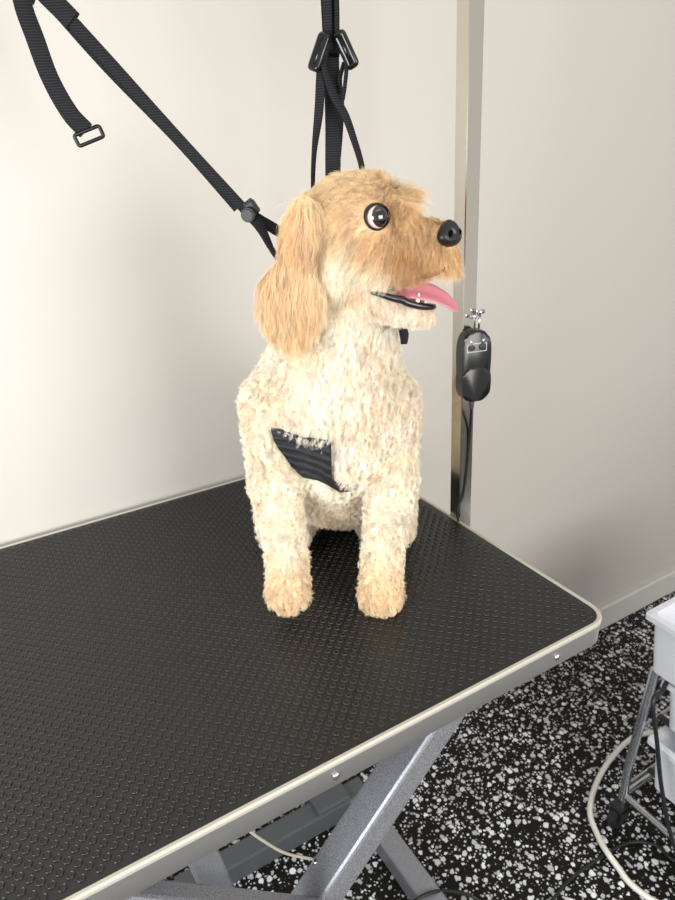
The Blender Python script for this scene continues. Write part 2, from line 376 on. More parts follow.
# ------------------------------------------------------------------ trolley with white bins
tr = empty('trolley', (1.05, 0.45, 0)); tag(tr, 'chrome tube trolley frame on black castors at the right edge of the photo', 'trolley')
xl, xr2, yn, yf = 0.919, 1.27, 0.22, 0.556
def cyl(parent, name, pts, r, m, seg=12):
    bm = bmesh.new(); tube(bm, pts, r, seg); o = obj(name, bm, m, smooth=True); smooth_angle(o, 50); own(parent, o); return o
for (x, y) in ((xl, yf), (xl, yn), (xr2, yf), (xr2, yn)):
    cyl(tr, 'upright', [(x, y, 0.055), (x, y, 0.16), (x + (0.034 if x < 1 else 0), y, 0.398)], 0.0085, M_chrome)
    bm = bmesh.new(); bmesh.ops.create_cone(bm, cap_ends=True, segments=24, radius1=0.024, radius2=0.024, depth=0.018, matrix=Matrix.Translation((x - 0.012, y, 0.0245)) @ Matrix.Rotation(math.pi / 2, 4, 'X'))
    bmesh.ops.bevel(bm, geom=[e for e in bm.edges if e.is_boundary or len(e.link_faces) == 2 and any(len(f.verts) > 4 for f in e.link_faces)], offset=0.003, segments=2, affect='EDGES')
    w = obj('castor_wheel', bm, M_blackcord); smooth_angle(w, 40)
    bm = bmesh.new(); box(bm, (x - 0.02, y - 0.014, 0.022), (x + 0.008, y - 0.011, 0.058), 0.001); box(bm, (x - 0.02, y + 0.011, 0.022), (x + 0.008, y + 0.014, 0.058), 0.001); box(bm, (x - 0.02, y - 0.014, 0.05), (x + 0.01, y + 0.014, 0.062), 0.002)
    f = obj('castor_fork', bm, M_blackmat); own(tr, f); sub(f, w)
for z in (0.085,):
    cyl(tr, 'side_rail', [(xl, yf, z), (xl, yn, z)], 0.0065, M_chrome); cyl(tr, 'side_rail', [(xr2, yf, z), (xr2, yn, z)], 0.0065, M_chrome)
    if z < 0.1: cyl(tr, 'cross_rail', [(xl, yf, z), (xr2, yf, z)], 0.0065, M_chrome); cyl(tr, 'cross_rail', [(xl, yn, z), (xr2, yn, z)], 0.0065, M_chrome)
for z in (0.119, 0.266, 0.394):
    for x in (0.985, 1.20):
        bm = bmesh.new(); box(bm, (x - 0.006, yn, z - 0.004), (x + 0.006, yf - 0.004, z + 0.004), 0.001); own(tr, obj('runner', bm, M_blackmat))
    for y in (yn, yf - 0.004): cyl(tr, 'cross_rail', [(xl + 0.01, y, z), (xr2, y, z)], 0.003, M_chrome) if z < 0.3 else None
def bin_(label, x0, x1, y0, y1, z0, z1):
    t = 0.003; tp = 0.014
    bm = bmesh.new()
    def ringv(x0, x1, y0, y1, z, r): return [bm.verts.new((x, y, z)) for x, y in rrect(x0, x1, y0, y1, r, 5)]
    R = [ringv(x0 + tp, x1 - tp, y0 + tp, y1 - tp, z0, 0.012), ringv(x0 + 0.006, x1 - 0.006, y0 + 0.006, y1 - 0.006, z1 - 0.012, 0.012),
         ringv(x0 - 0.004, x1 + 0.004, y0 - 0.004, y1 + 0.004, z1 - 0.012, 0.007), ringv(x0 - 0.004, x1 + 0.004, y0 - 0.004, y1 + 0.004, z1 - 0.001, 0.007), ringv(x0 - 0.003, x1 + 0.003, y0 - 0.003, y1 + 0.003, z1, 0.007),
         ringv(x0 + 0.008, x1 - 0.008, y0 + 0.008, y1 - 0.008, z1, 0.011), ringv(x0 + 0.009, x1 - 0.009, y0 + 0.009, y1 - 0.009, z1 - 0.002, 0.01), ringv(x0 + tp + t, x1 - tp - t, y0 + tp + t, y1 - tp - t, z0 + t, 0.01)]
    n = len(R[0])
    for A, B in zip(R, R[1:]):
        for k in range(n): bm.faces.new((A[k], A[(k + 1) % n], B[(k + 1) % n], B[k]))
    bm.faces.new(R[0]); bm.faces.new(R[-1])
    o = obj('storage_bin', bm, M_bin); smooth_angle(o, 40); return tag(o, label, 'bin', 'white bins on the trolley')
bin_('topmost white plastic bin on the chrome trolley, open top visible', 0.928, 1.255, 0.235, 0.573, 0.40, 0.528)
bin_('middle white plastic bin of the three on the trolley', 0.955, 1.245, 0.240, 0.538, 0.272, 0.385)
bin_('lowest white plastic bin on the trolley, nearest the floor', 0.938, 1.245, 0.240, 0.535, 0.125, 0.25)

# ------------------------------------------------------------------ cords on the floor
def cord(name, label, pts, r, m):
    bm = bmesh.new(); tube(bm, catmull(pts, 8), r, 8); return tag(obj(name, bm, m, smooth=True), label, 'cable')
cord('power_cable', 'white cable curving across the speckled floor beside the trolley', [on_z(px_, py_, z_) for px_, py_, z_ in ((700, 700, .0065), (668, 728, .0065), (632, 738, .0065), (603, 770, .0065), (590, 808, .0065), (598, 836, .010), (607, 852, .0152), (617, 866, .010), (632, 885, .0065), (662, 905, .0065), (720, 925, .0065))], 0.006, M_whitecord)
cord('electric_cable', 'thin black cord lying on the floor past the castor', [on_z(*p, 0.004) for p in ((720, 880), (675, 861), (655, 845), (628, 843), (600, 858), (570, 880), (540, 915))], 0.0032, M_blackcord)
cord('electric_cable', 'short black cord on the floor by the foot of the table base', [on_z(*p) for p in ((500, 925, .004), (478, 900, .006), (455, 892, .03), (430, 893, .0535), (404, 908, .0535))], 0.0035, M_blackcord)
hp = [Vector(on_x(x, y, 0.893)) for x, y in ((653, 702), (657, 742), (662, 790), (674, 845))]
hp = [Vector((0.945, hp[0].y + 0.012, 0.3935)), Vector((0.925, hp[0].y + 0.006, 0.386))] + hp + [Vector((0.89, hp[-1].y - 0.08, 0.02))]
cord('hanging_cable', 'black cable hanging down in front of the white bins', hp, 0.0042, M_blackcord)

# ------------------------------------------------------------------ dog: local frame s (image right), t (towards the camera), u (up)
DO = np.array([0.2895, 0.5685, TZ]); _t = -DO[:2] / np.linalg.norm(DO[:2]); DT = np.array([_t[0], _t[1], 0]); DS = np.array([-_t[1], _t[0], 0]); DU = np.array([0, 0, 1.0])
DR = np.stack([DS, DT, DU])                       # world -> local rows
def loc(px, py, t):                               # local coordinates of the point at depth t seen there
    r = DR @ ray(px, py); c = DR @ (CAMP - DO); return c + r * ((t - c[1]) / r[1])
def w(p): return DO + np.asarray(p) @ DR          # local -> world
MPX = lambda t: (0.66 - t) / 650 * 1.045           # metres per pixel near depth t

# --- implicit body: smooth union of round cones and ellipsoids, each with a fur style
PR = []
def cone(px0, py0, t0, r0, px1, py1, t1, r1, reg, k=0.012):
    PR.append(('c', loc(px0, py0, t0), r0 * MPX(t0), loc(px1, py1, t1), r1 * MPX(t1), reg, k))
def conel(a, ra, b, rb, reg, k=0.012): PR.append(('c', np.array(a, float), ra, np.array(b, float), rb, reg, k))
def ell(px, py, t, rs, rt, ru, reg, k=0.012, rot=0.0):
    c = loc(px, py, t); m = MPX(t); PR.append(('e', c, np.array([rs * m, rt, ru * m]), rot, None, reg, k))
# torso and legs
ell(333, 418, -0.070, 66, 0.062, 74, 'chest', 0.02)
cone(271, 405, -0.055, 26, 276, 480, -0.035, 23, 'body', 0.02)
cone(276, 480, -0.035, 22, 287, 560, -0.012, 17, 'leg', 0.01)
cone(287, 560, -0.012, 17.5, 288, 590, 0.000, 21, 'paw', 0.008)
cone(390, 400, -0.075, 25, 390, 485, -0.050, 23, 'body', 0.02)
cone(390, 485, -0.050, 22, 382, 560, -0.018, 17, 'leg', 0.01)
cone(382, 560, -0.018, 17.5, 381, 595, -0.004, 21, 'paw', 0.008)
conel((0.0, -0.10, 0.235), 0.074, (0.035, -0.22, 0.095), 0.088, 'body', 0.03)      # back down to the rump
conel((0.0, -0.085, 0.215), 0.058, (0.012, -0.12, 0.115), 0.052, 'body', 0.02)    # belly
conel((-0.045, -0.20, 0.075), 0.055, (-0.058, -0.135, 0.045), 0.033, 'body', 0.015)   # hind thighs
conel((0.078, -0.20, 0.075), 0.05, (0.080, -0.125, 0.045), 0.034, 'body', 0.015)
conel((-0.060, -0.150, 0.022), 0.018, (-0.060, -0.105, 0.018), 0.017, 'paw', 0.01)  # hind feet
conel((0.074, -0.140, 0.022), 0.019, (0.072, -0.095, 0.018), 0.017, 'paw', 0.01)
# neck
cone(338, 275, -0.065, 44, 334, 375, -0.070, 58, 'neck', 0.02)
# head
ell(352, 226, -0.030, 42, 0.047, 41, 'head', 0.012)
cone(372, 211, -0.030, 26, 392, 217, -0.030, 20, 'head', 0.010)
cone(345, 262, -0.030, 36, 372, 266, -0.022, 25, 'cheek', 0.010)
cone(388, 240, -0.024, 27, 440, 240, -0.014, 14.5, 'muzzle', 0.008)
cone(398, 258, -0.020, 19, 446, 254, -0.014, 9.5, 'lip', 0.006)
cone(352, 286, -0.034, 26, 398, 309, -0.020, 13, 'jaw', 0.006)
cone(398, 309, -0.020, 13, 424, 315, -0.016, 9.5, 'jaw', 0.004)
# ears
PR.append(('e', loc(291, 296, 0.006), np.array([0.0285, 0.010, 0.036]), 0.06, None, 'ear', 0.010))
PR.append(('e', loc(298, 250, 0.004), np.array([0.0165, 0.010, 0.050]), 0.22, None, 'ear', 0.006))
cone(314, 208, -0.022, 14, 306, 224, -0.002, 12, 'earbase', 0.008)
conel(loc(385, 205, -0.078), 0.012, loc(372, 262, -0.088), 0.017, 'ear', 0.006)

def sd(P, q):
    if q[0] == 'c':
        _, a, ra, b, rb, _, _ = q; ab = b - a; h = np.clip(((P - a) @ ab) / (ab @ ab), 0, 1)
        return np.linalg.norm(P - a - h[:, None] * ab, axis=1) - (ra + (rb - ra) * h)
    _, c, r, rot, _, _, _ = q; D = P - c
    if rot:
        cr, sr = math.cos(rot), math.sin(rot); D = np.stack([D[:, 0] * cr - D[:, 2] * sr, D[:, 1], D[:, 0] * sr + D[:, 2] * cr], 1)
    k0 = np.linalg.norm(D / r, axis=1); k1 = np.linalg.norm(D / (r * r), axis=1)
    return k0 * (k0 - 1) / np.maximum(k1, 1e-6)
MA = loc(374, 291, -0.004); MB = loc(462, 281, -0.006)
def body_sdf(P):
    d = None
    for q in PR:
        e = sd(P, q)
        if d is None: d = e; continue
        k = q[6]; h = np.clip(0.5 + 0.5 * (d - e) / k, 0, 1); d = d * (1 - h) + e * h - k * h * (1 - h)
    # open mouth: a wedge along the jaw, flattened vertically, right through the muzzle
    ab = MB - MA; h = ((P - MA) @ ab) / (ab @ ab); hc = np.clip(h, 0, 1)
    Q = P - MA - hc[:, None] * ab; Q = Q * np.array([1, 0.28, 1])
    m = np.linalg.norm(Q, axis=1) - (0.0012 + 0.0112 * hc)
    k = 0.003; hh = np.clip(0.5 - 0.5 * (d + m) / k, 0, 1); d = d * (1 - hh) - m * hh + k * hh * (1 - hh)
    return d, m
def surface_nets(lo, hi, h):
    n = [int((b - a) / h) + 1 for a, b in zip(lo, hi)]
    G = np.stack(np.meshgrid(*[lo[i] + h * np.arange(n[i]) for i in range(3)], indexing='ij'), -1).reshape(-1, 3)
    D = np.concatenate([body_sdf(G[i:i + 400000])[0] for i in range(0, len(G), 400000)]).reshape(n)
    D = np.where(G.reshape(n + [3])[..., 2] < 0.001, np.maximum(D, 0.0005), D)      # rests on the table
    S = D < 0
    cx = np.zeros([a - 1 for a in n] + [3]); cn = np.zeros([a - 1 for a in n])
    corners = [(i, j, k) for i in (0, 1) for j in (0, 1) for k in (0, 1)]
    sl = lambda c: tuple(slice(c[i], n[i] - 1 + c[i]) for i in range(3))
    for a in corners:
        for ax in range(3):
            if a[ax] == 1: continue
            b = list(a); b[ax] = 1; va, vb = D[sl(a)], D[sl(tuple(b))]; cr = (va < 0) != (vb < 0)
            tt = np.where(cr, va / np.where(cr, va - vb, 1), 0)
            p = np.array(a, float)[None, None, None] + np.eye(3)[ax] * tt[..., None]
            cx += np.where(cr[..., None], p, 0); cn += cr
    act = cn > 0; idx = -np.ones(act.shape, int); idx[act] = np.arange(act.sum())
    ii = np.argwhere(act); V = np.array(lo) + h * (ii + cx[act] / cn[act][:, None]); F = []
    for ax in range(3):
        o1, o2 = [(1, 2), (2, 0), (0, 1)][ax]
        a = S.take(range(0, n[ax] - 1), ax); b = S.take(range(1, n[ax]), ax)
        E = np.argwhere(a != b)
        E = E[(E[:, o1] > 0) & (E[:, o2] > 0) & (E[:, o1] < n[o1] - 1) & (E[:, o2] < n[o2] - 1)]
        sg = a[tuple(E.T)]
        e1 = np.eye(3, dtype=int)[o1]; e2 = np.eye(3, dtype=int)[o2]
        q = np.stack([idx[tuple((E - x).T)] for x in (0 * e1, e1, e1 + e2, e2)], 1)
        q[~sg] = q[~sg][:, ::-1]; F.append(q)
    F = np.concatenate(F); return V, F
VB, FB = surface_nets((-0.16, -0.33, 0.0), (0.19, 0.08, 0.53), 0.0036)
# light smoothing of the net
def smooth(V, F, it=2):
    E = np.concatenate([F[:, [0, 1]], F[:, [1, 2]], F[:, [2, 3]], F[:, [3, 0]]]); E = np.concatenate([E, E[:, ::-1]])
    for _ in range(it):
        A = np.zeros_like(V); np.add.at(A, E[:, 0], V[E[:, 1]]); c = np.bincount(E[:, 0], minlength=len(V))[:, None]
        V = V * 0.5 + 0.5 * A / np.maximum(c, 1)
    return V
VB = smooth(VB, FB)

# --- coat colours (the dog's own colouring)
C_ = {'chest': srgb(252, 242, 226), 'body': srgb(251, 239, 221), 'leg': srgb(252, 241, 224), 'paw': srgb(243, 223, 192), 'neck': srgb(252, 244, 230),
      'head': srgb(238, 214, 176), 'cheek': srgb(250, 240, 222), 'muzzle': srgb(224, 193, 150), 'lip': srgb(222, 190, 150), 'jaw': srgb(248, 232, 216), 'ear': srgb(242, 216, 178), 'earbase': srgb(243, 222, 188)}
REG = list(C_)
LEN = {'chest': .019, 'body': .014, 'leg': .0115, 'paw': .011, 'neck': .020, 'head': .018, 'cheek': .019, 'muzzle': .019, 'lip': .021, 'jaw': .010, 'ear': .036, 'earbase': .030}
LIFT = {'chest': .55, 'body': .50, 'leg': .56, 'paw': .60, 'neck': .42, 'head': .22, 'cheek': .20, 'muzzle': .18, 'lip': .22, 'jaw': .30, 'ear': .12, 'earbase': .12}
CURL = {'chest': .0030, 'body': .0030, 'leg': .0024, 'paw': .0016, 'neck': .0026, 'head': .0012, 'cheek': .0010, 'muzzle': .0013, 'lip': .0010, 'jaw': .0008, 'ear': .0016, 'earbase': .0014}
COMB = {'chest': (0, .1, -1), 'body': (0, 0, -1), 'leg': (0, .1, -1), 'paw': (0, .5, -.8), 'neck': (-.1, .2, -1), 'head': (-.55, .1, -.7), 'cheek': (-.25, .05, -1), 'muzzle': (.15, .1, -1), 'lip': (.35, .1, -1), 'jaw': (.1, .1, -.7), 'ear': (-.05, .12, -1), 'earbase': (-.55, .35, -.8)}
def weights(P):
    D = np.stack([sd(P, q) for q in PR], 1); Wt = np.exp(-np.maximum(D - D.min(1, keepdims=True), 0) / 0.004)
    out = np.zeros((len(P), len(REG)))
    for i, q in enumerate(PR): out[:, REG.index(q[5])] += Wt[:, i]
    return out / out.sum(1, keepdims=True)
tab = lambda T, Wt: Wt @ np.array([np.atleast_1d(T[r])[:3] for r in REG])
SPOTS = [(438, 226, .0, .010, srgb(176, 146, 112), .7), (440, 245, .0, .009, srgb(196, 160, 118), .6)] + [(336 + 6.5 * i_, 436 - 4 * i_, .0, .0032, srgb(222, 140, 128), .6) for i_ in range(6)] + [(376, 217, .01, .0165, srgb(172, 132, 98), .55), (318, 238, .01, .010, srgb(200, 158, 112), .6), (322, 262, .0, .008, srgb(196, 156, 112), .5), (391, 222, .0, .0065, srgb(150, 112, 82), .7), (380, 203, .01, .006, srgb(190, 150, 108), .5)] + [ # (px, py, t, radius m, colour, strength)
    (398, 250, .0, .018, srgb(204, 162, 116), .85), (420, 262, .0, .015, srgb(204, 162, 116), .75), (372, 240, .01, .014, srgb(222, 186, 140), .6), (400, 210, .0, .014, srgb(214, 176, 126), .5),
    (448, 258, .0, .012, srgb(236, 204, 152), .8), (340, 262, .01, .022, srgb(250, 240, 222), .75), (352, 290, .0, .016, srgb(232, 196, 152), .4), (362, 205, .0, .022, srgb(234, 204, 162), .5),
    (300, 345, .0, .02, srgb(238, 210, 168), .5), (290, 225, .02, .018, srgb(218, 178, 130), .5), (272, 300, .01, .025, srgb(242, 216, 176), .4), (310, 300, .02, .016, srgb(240, 208, 160), .4),
    (345, 365, .0, .030, srgb(254, 246, 232), .6), (400, 322, .0, .012, srgb(250, 240, 228), .8), (395, 385, .0, .026, srgb(236, 212, 176), .4), (345, 462, .02, .018, srgb(254, 247, 240), .8),
    (288, 600, .01, .015, srgb(236, 208, 170), .6), (381, 600, .01, .015, srgb(236, 208, 170), .6), (275, 388, .0, .02, srgb(238, 212, 172), .5), (264, 422, .0, .0045, srgb(222, 140, 128), .7), (258, 415, .0, .004, srgb(222, 140, 128), .5)]
SPOTS = [(loc(a, b, c), r, np.array(col[:3]), s) for a, b, c, r, col, s in SPOTS]
def coat_colour(P, Wt):
    c = tab(C_, Wt)
    for q, r, col, s in SPOTS:
        D = (P - q) * np.array([1, .45, 1]); g = s * np.exp(-(D ** 2).sum(1) / (r * r))[:, None]; c = c * (1 - g) + col * g
    f_ = 0
    for fq, ph_, dr in ((95, .4, (1, .3, .6)), (140, 2.1, (-.5, .4, 1)), (210, 4.0, (.9, -.6, .3))): f_ = f_ + np.sin(P @ np.array(dr) * fq + ph_) * np.sin(P @ np.array(dr[::-1]) * fq * .7 + ph_ * 2)
    f_ = np.clip(f_ * .35, -1, 1)[:, None]
    return c * np.where(f_ > 0, 1 - f_ * np.array([.05, .11, .19]), 1 - f_ * np.array([.01, .02, .04]))

def link_data(name, V, F, m, parent, cols=None, smoothf=True):
    me = bpy.data.meshes.new(name); me.from_pydata(V.tolist(), [], F.tolist()); me.update(); me.materials.append(m)
    if smoothf: me.polygons.foreach_set('use_smooth', np.ones(len(me.polygons), bool))
    if cols is not None:
        a = me.color_attributes.new('coat', 'FLOAT_COLOR', 'POINT'); a.data.foreach_set('color', np.concatenate([cols, np.ones((len(cols), 1))], 1).ravel())
    o = bpy.data.objects.new(name, me); COL.objects.link(o)
    if parent: own(parent, o)
    return o
dog = empty('dog', tuple(DO)); tag(dog, 'curly cream and golden dog sitting on the black table, tongue out, head turned right', 'dog')
M_skin = mat('dog_skin', rough=0.8, spec=0.15); at = N(M_skin, 'ShaderNodeAttribute', attribute_name='coat'); LK(M_skin, at.outputs['Color'], bsdf(M_skin).inputs['Base Color'])
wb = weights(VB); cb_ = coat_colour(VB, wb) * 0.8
mouth = np.clip(1 - (body_sdf(VB)[1]) / 0.0022, 0, 1)[:, None]
cb_ = cb_ * (1 - mouth) + np.array(srgb(70, 34, 32)[:3]) * mouth
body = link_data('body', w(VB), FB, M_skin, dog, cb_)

# --- fur material
def fur_mat():
    m = bpy.data.materials.new('dog_fur'); m.use_nodes = True; nt = m.node_tree; nt.nodes.clear()
    out = nt.nodes.new('ShaderNodeOutputMaterial'); at = nt.nodes.new('ShaderNodeAttribute'); at.attribute_name = 'coat'
    pb = nt.nodes.new('ShaderNodeBsdfPrincipled'); pb.inputs['Roughness'].default_value = 0.5; pb.inputs['Specular IOR Level'].default_value = 0.25
    tr = nt.nodes.new('ShaderNodeBsdfTranslucent'); mx = nt.nodes.new('ShaderNodeMixShader'); mx.inputs[0].default_value = 0.22
    nt.links.new(at.outputs['Color'], pb.inputs['Base Color']); nt.links.new(at.outputs['Color'], tr.inputs['Color'])
    nt.links.new(pb.outputs[0], mx.inputs[1]); nt.links.new(tr.outputs[0], mx.inputs[2]); nt.links.new(mx.outputs[0], out.inputs['Surface'])
    return m
M_fur = fur_mat()

def surface_samples(V, F, n, dens=None):
    A, B, C, D = (V[F[:, i]] for i in range(4)); n1 = np.cross(C - A, D - B); ar = 0.5 * np.linalg.norm(n1, axis=1)
    pr = ar * (dens if dens is not None else 1); pr = pr / pr.sum(); f = rng.choice(len(F), n, p=pr)
    a, b = rng.random(n)[:, None], rng.random(n)[:, None]
    P = (A[f] * (1 - a) + B[f] * a) * (1 - b) + (D[f] * (1 - a) + C[f] * a) * b
    return P, f
def vnormals(V, F):
    nf = np.cross(V[F[:, 2]] - V[F[:, 0]], V[F[:, 3]] - V[F[:, 1]]); A = np.zeros_like(V)
    for i in range(4): np.add.at(A, F[:, i], nf)
    return A / np.maximum(np.linalg.norm(A, axis=1, keepdims=True), 1e-9)
def nearest(Q, P):
    kd = kdtree.KDTree(len(P))
    for i, p in enumerate(P): kd.insert(p, i)
    kd.balance(); r = [kd.find(q)[1:] for q in Q]; return np.array([x[0] for x in r]), np.array([x[1] for x in r])
def norm(v): return v / np.maximum(np.linalg.norm(v, axis=1, keepdims=True), 1e-9)
def grow(name, P, Nn, comb, length, lift, curl, col, clump_d, clump_amt, nseg=7, rad=0.00016, label=None, gravity=0.25, parent=None, floor_u=0.0015, tonev=.08):
    """comb hairs over the skin; hairs gather into locks towards their tips"""
    n = len(P); tang = norm(comb - Nn * (comb * Nn).sum(1, keepdims=True)); d = norm(Nn * lift[:, None] + tang * (1 - lift[:, None]) + rng.normal(0, .09, (n, 3)))
    L = (length * rng.uniform(.72, 1.12, n))[:, None]; T = np.linspace(0, 1, nseg); paths = np.zeros((n, nseg, 3)); paths[:, 0] = P; cur = P.copy(); dd = d.copy()
    for k in range(1, nseg):
        dd = norm(dd + np.array([0, 0, -gravity / nseg * 2]) + tang * (0.35 / nseg)); cur = cur + dd * L / (nseg - 1); paths[:, k] = cur
    ng = max(int(n / clump_d), 8); gi = rng.choice(n, ng, replace=False); G = paths[gi]
    ph = rng.uniform(0, 2 * np.pi, ng); fr = rng.uniform(1.0, 1.9, ng); side = norm(np.cross(d[gi], Nn[gi]) + rng.normal(0, .3, (ng, 3))); sd2 = norm(np.cross(d[gi], side))
    ni, dist = nearest(P, P[gi]); cl = clump_amt * rng.uniform(.55, 1.0, n)
    for k in range(nseg):
        f = T[k]; wv = (curl * f ** .7)[:, None] * (side[ni] * np.sin(ph[ni] + 2 * np.pi * fr[ni] * f)[:, None] + sd2[ni] * np.cos(ph[ni] + 2 * np.pi * fr[ni] * f)[:, None])
        off0 = P - P[gi][ni]; tgt = G[ni, k] + off0 * 0.12
        a = (cl * f ** 1.1)[:, None]; base = paths[:, k] * (1 - a) + tgt * a
        paths[:, k] = base + (wv if k else 0) + (rng.normal(0, .00025, (n, 3)) * f)
    paths[..., 2] = np.maximum(paths[..., 2], floor_u)
    hc = bpy.data.hair_curves.new(name); hc.add_curves([nseg] * n)
    hc.attributes['position'].data.foreach_set('vector', (w(paths.reshape(-1, 3))).astype(np.float32).ravel())
    ra = hc.attributes.get('radius') or hc.attributes.new('radius', 'FLOAT', 'POINT')
    rr = (rad * rng.uniform(.8, 1.2, n))[:, None] * (1 - 0.75 * T[None, :] ** 2); ra.data.foreach_set('value', rr.astype(np.float32).ravel())
    ca = hc.attributes.new('coat', 'FLOAT_COLOR', 'CURVE'); tone = (rng.normal(1, tonev, ng)[ni] * rng.normal(1, .05, n))[:, None]
    cc = np.clip(col * tone, 0, .97); ca.data.foreach_set('color', np.concatenate([cc, np.ones((n, 1))], 1).astype(np.float32).ravel())
    hc.materials.append(M_fur); o = bpy.data.objects.new(name, hc); COL.objects.link(o); own(parent or dog, o); o['kind'] = 'stuff'
    if label: o['label'] = label
    return o

# --- chest band: black pleated fabric following the chest
def surf_t(s, u, off):
    """frontmost t of the body along the t axis at (s, u)"""
    t = np.full(len(s), 0.12); 
    for _ in range(40):
        d, _m = body_sdf(np.stack([s, t, u], 1)); t = t - np.maximum(d - off, 0) * 0.9
    return t
def band():
    nx, ny = 46, 30; V = []; top = [(271, 427), (285, 431), (303, 437), (331, 441)]; botl = [(291, 466), (303, 477), (318, 480), (332, 487)]
    tp = np.array(top, float); bt = np.array(botl, float)
    def lerp(A, f): 
        x = f * (len(A) - 1); i = np.minimum(x.astype(int), len(A) - 2); return A[i] + (A[i + 1] - A[i]) * (x - i)[:, None]
    f = np.linspace(0, 1, nx); g = np.linspace(0, 1, ny); P = []
    for gi_ in g:
        a = lerp(tp, f); b = lerp(bt, f) + np.stack([-np.zeros(nx), np.zeros(nx)], 1); a = a - np.stack([5.5 * np.sin(np.pi * gi_) * (1 - f) ** 2, -3 * np.sin(np.pi * gi_) * (1 - f) ** 2], 1); P.append(a * (1 - gi_) + b * gi_)
    P = np.concatenate(P); F1 = [(j * nx + i, j * nx + i + 1, (j + 1) * nx + i + 1, (j + 1) * nx + i) for j in range(ny - 1) for i in range(nx - 1)]
    # lower tail of the band running on to the right
    nx2, ny2 = 22, 8; a = np.array([(326, 476), (340, 484), (352, 485), (358, 486)], float); b = np.array([(328, 485), (340, 492), (350, 491), (357, 489)], float); f2 = np.linspace(0, 1, nx2); P2 = []
    for gi_ in np.linspace(0, 1, ny2): P2.append(lerp(a, f2) * (1 - gi_) + lerp(b, f2) * gi_)
    P2 = np.concatenate(P2); F2 = [(j * nx2 + i, j * nx2 + i + 1, (j + 1) * nx2 + i + 1, (j + 1) * nx2 + i) for j in range(ny2 - 1) for i in range(nx2 - 1)]
    out = []
    for Q, fold in ((P, True), (P2, False)):
        L0 = np.array([loc(x, y, 0.0) for x, y in Q]); cam_l = DR @ (CAMP - DO); D = norm(L0 - cam_l); q = cam_l + D * 0.45
        for _ in range(60): d, _m = body_sdf(q); q = q + D * np.maximum(d - 0.0065, 0)[:, None] * .9
        if fold:
            vv = np.repeat(g, nx); uu = np.tile(f, ny)
            q = q - D * (0.0016 * np.sin(2 * np.pi * (vv * 5.2 + .35 * np.sin(uu * 4) + .2 * uu)) * np.clip(vv * 6, .15, 1) + 0.0006 * np.sin(vv * 70 + uu * 9))[:, None]
        out.append(q)
    return out[0], F1, out[1], F2
b1, f1_, b2_, f2_ = band()
M_band = mat('black_pleated_fabric', srgb(30, 30, 34), 0.6, spec=0.4); bump_noise(M_band, 1500, 0.6, 0.0004)
bm = bmesh.new(); vv = [bm.verts.new(p) for p in w(b1)] + [bm.verts.new(p) for p in w(b2_)]
for q in f1_: bm.faces.new([vv[i] for i in q])
for q in f2_: bm.faces.new([vv[len(b1) + i] for i in q])
bo = obj('chest_band', bm, M_band, smooth=True); so = bo.modifiers.new('s', 'SOLIDIFY'); so.thickness = 0.0016; so.offset = 0; own(dog, bo); bo['label'] = 'black pleated chest band'

# --- coat
NB = vnormals(VB, FB); FC = VB[FB].mean(1); WF = weights(FC)
cam_l = DR @ (CAMP - DO); FN = norm(np.cross(VB[FB[:, 2]] - VB[FB[:, 0]], VB[FB[:, 3]] - VB[FB[:, 1]]))
if ((FC - FC.mean(0)) * FN).sum() < 0: FN = -FN; NB = -NB
vis = np.where((norm(cam_l - FC) * FN).sum(1) > -0.45, 1.0, 0.22)
den = vis * (1 + 1.1 * WF[:, [REG.index(x) for x in ('head', 'cheek', 'muzzle', 'lip', 'jaw')]].sum(1) + 1.0 * WF[:, REG.index('ear')])
mf = body_sdf(FC)[1]; den = np.where(mf < 0.0016, 0, den); den = np.where(FC[:, 2] < 0.003, 0, den)
EYE = loc(376, 217, 0.0095)                       # eyeball centre
NOSE = loc(447, 235, -0.008)
def keep_out(P): return (np.linalg.norm((P - EYE) * np.array([1, .5, 1]), axis=1) < 0.0112) | (np.linalg.norm(P - NOSE, axis=1) < 0.0118)
P, fi = surface_samples(VB, FB, NHAIR, den); Nn = norm(NB[FB[fi]].mean(1)); Wt = weights(P)
k_ = ~keep_out(P) & (body_sdf(P)[1] > 0.0014)
nb, db = nearest(P, np.concatenate([b1[::3], b2_[::2]]))
under = db < 0.0085
P, Nn, Wt, under = P[k_], Nn[k_], Wt[k_], under[k_]
length = tab(LEN, Wt)[:, 0]; lift = tab(LIFT, Wt)[:, 0]; curl = tab(CURL, Wt)[:, 0]; comb = tab(COMB, Wt)
for fq, am in ((70, .34), (150, .26), (310, .16)):      # cowlicks: a gently swirling combing direction
    for ax_ in range(3):
        q_ = rng.normal(0, 1, 3); q_ /= np.linalg.norm(q_); comb[:, ax_] += am * (1 - .55 * (Wt[:, REG.index('ear')] + Wt[:, REG.index('head')] + Wt[:, REG.index('muzzle')])) * np.sin(P @ q_ * fq + rng.uniform(0, 6.3)) * np.sin(P @ np.roll(q_, 1) * fq * .8 + 1.3)
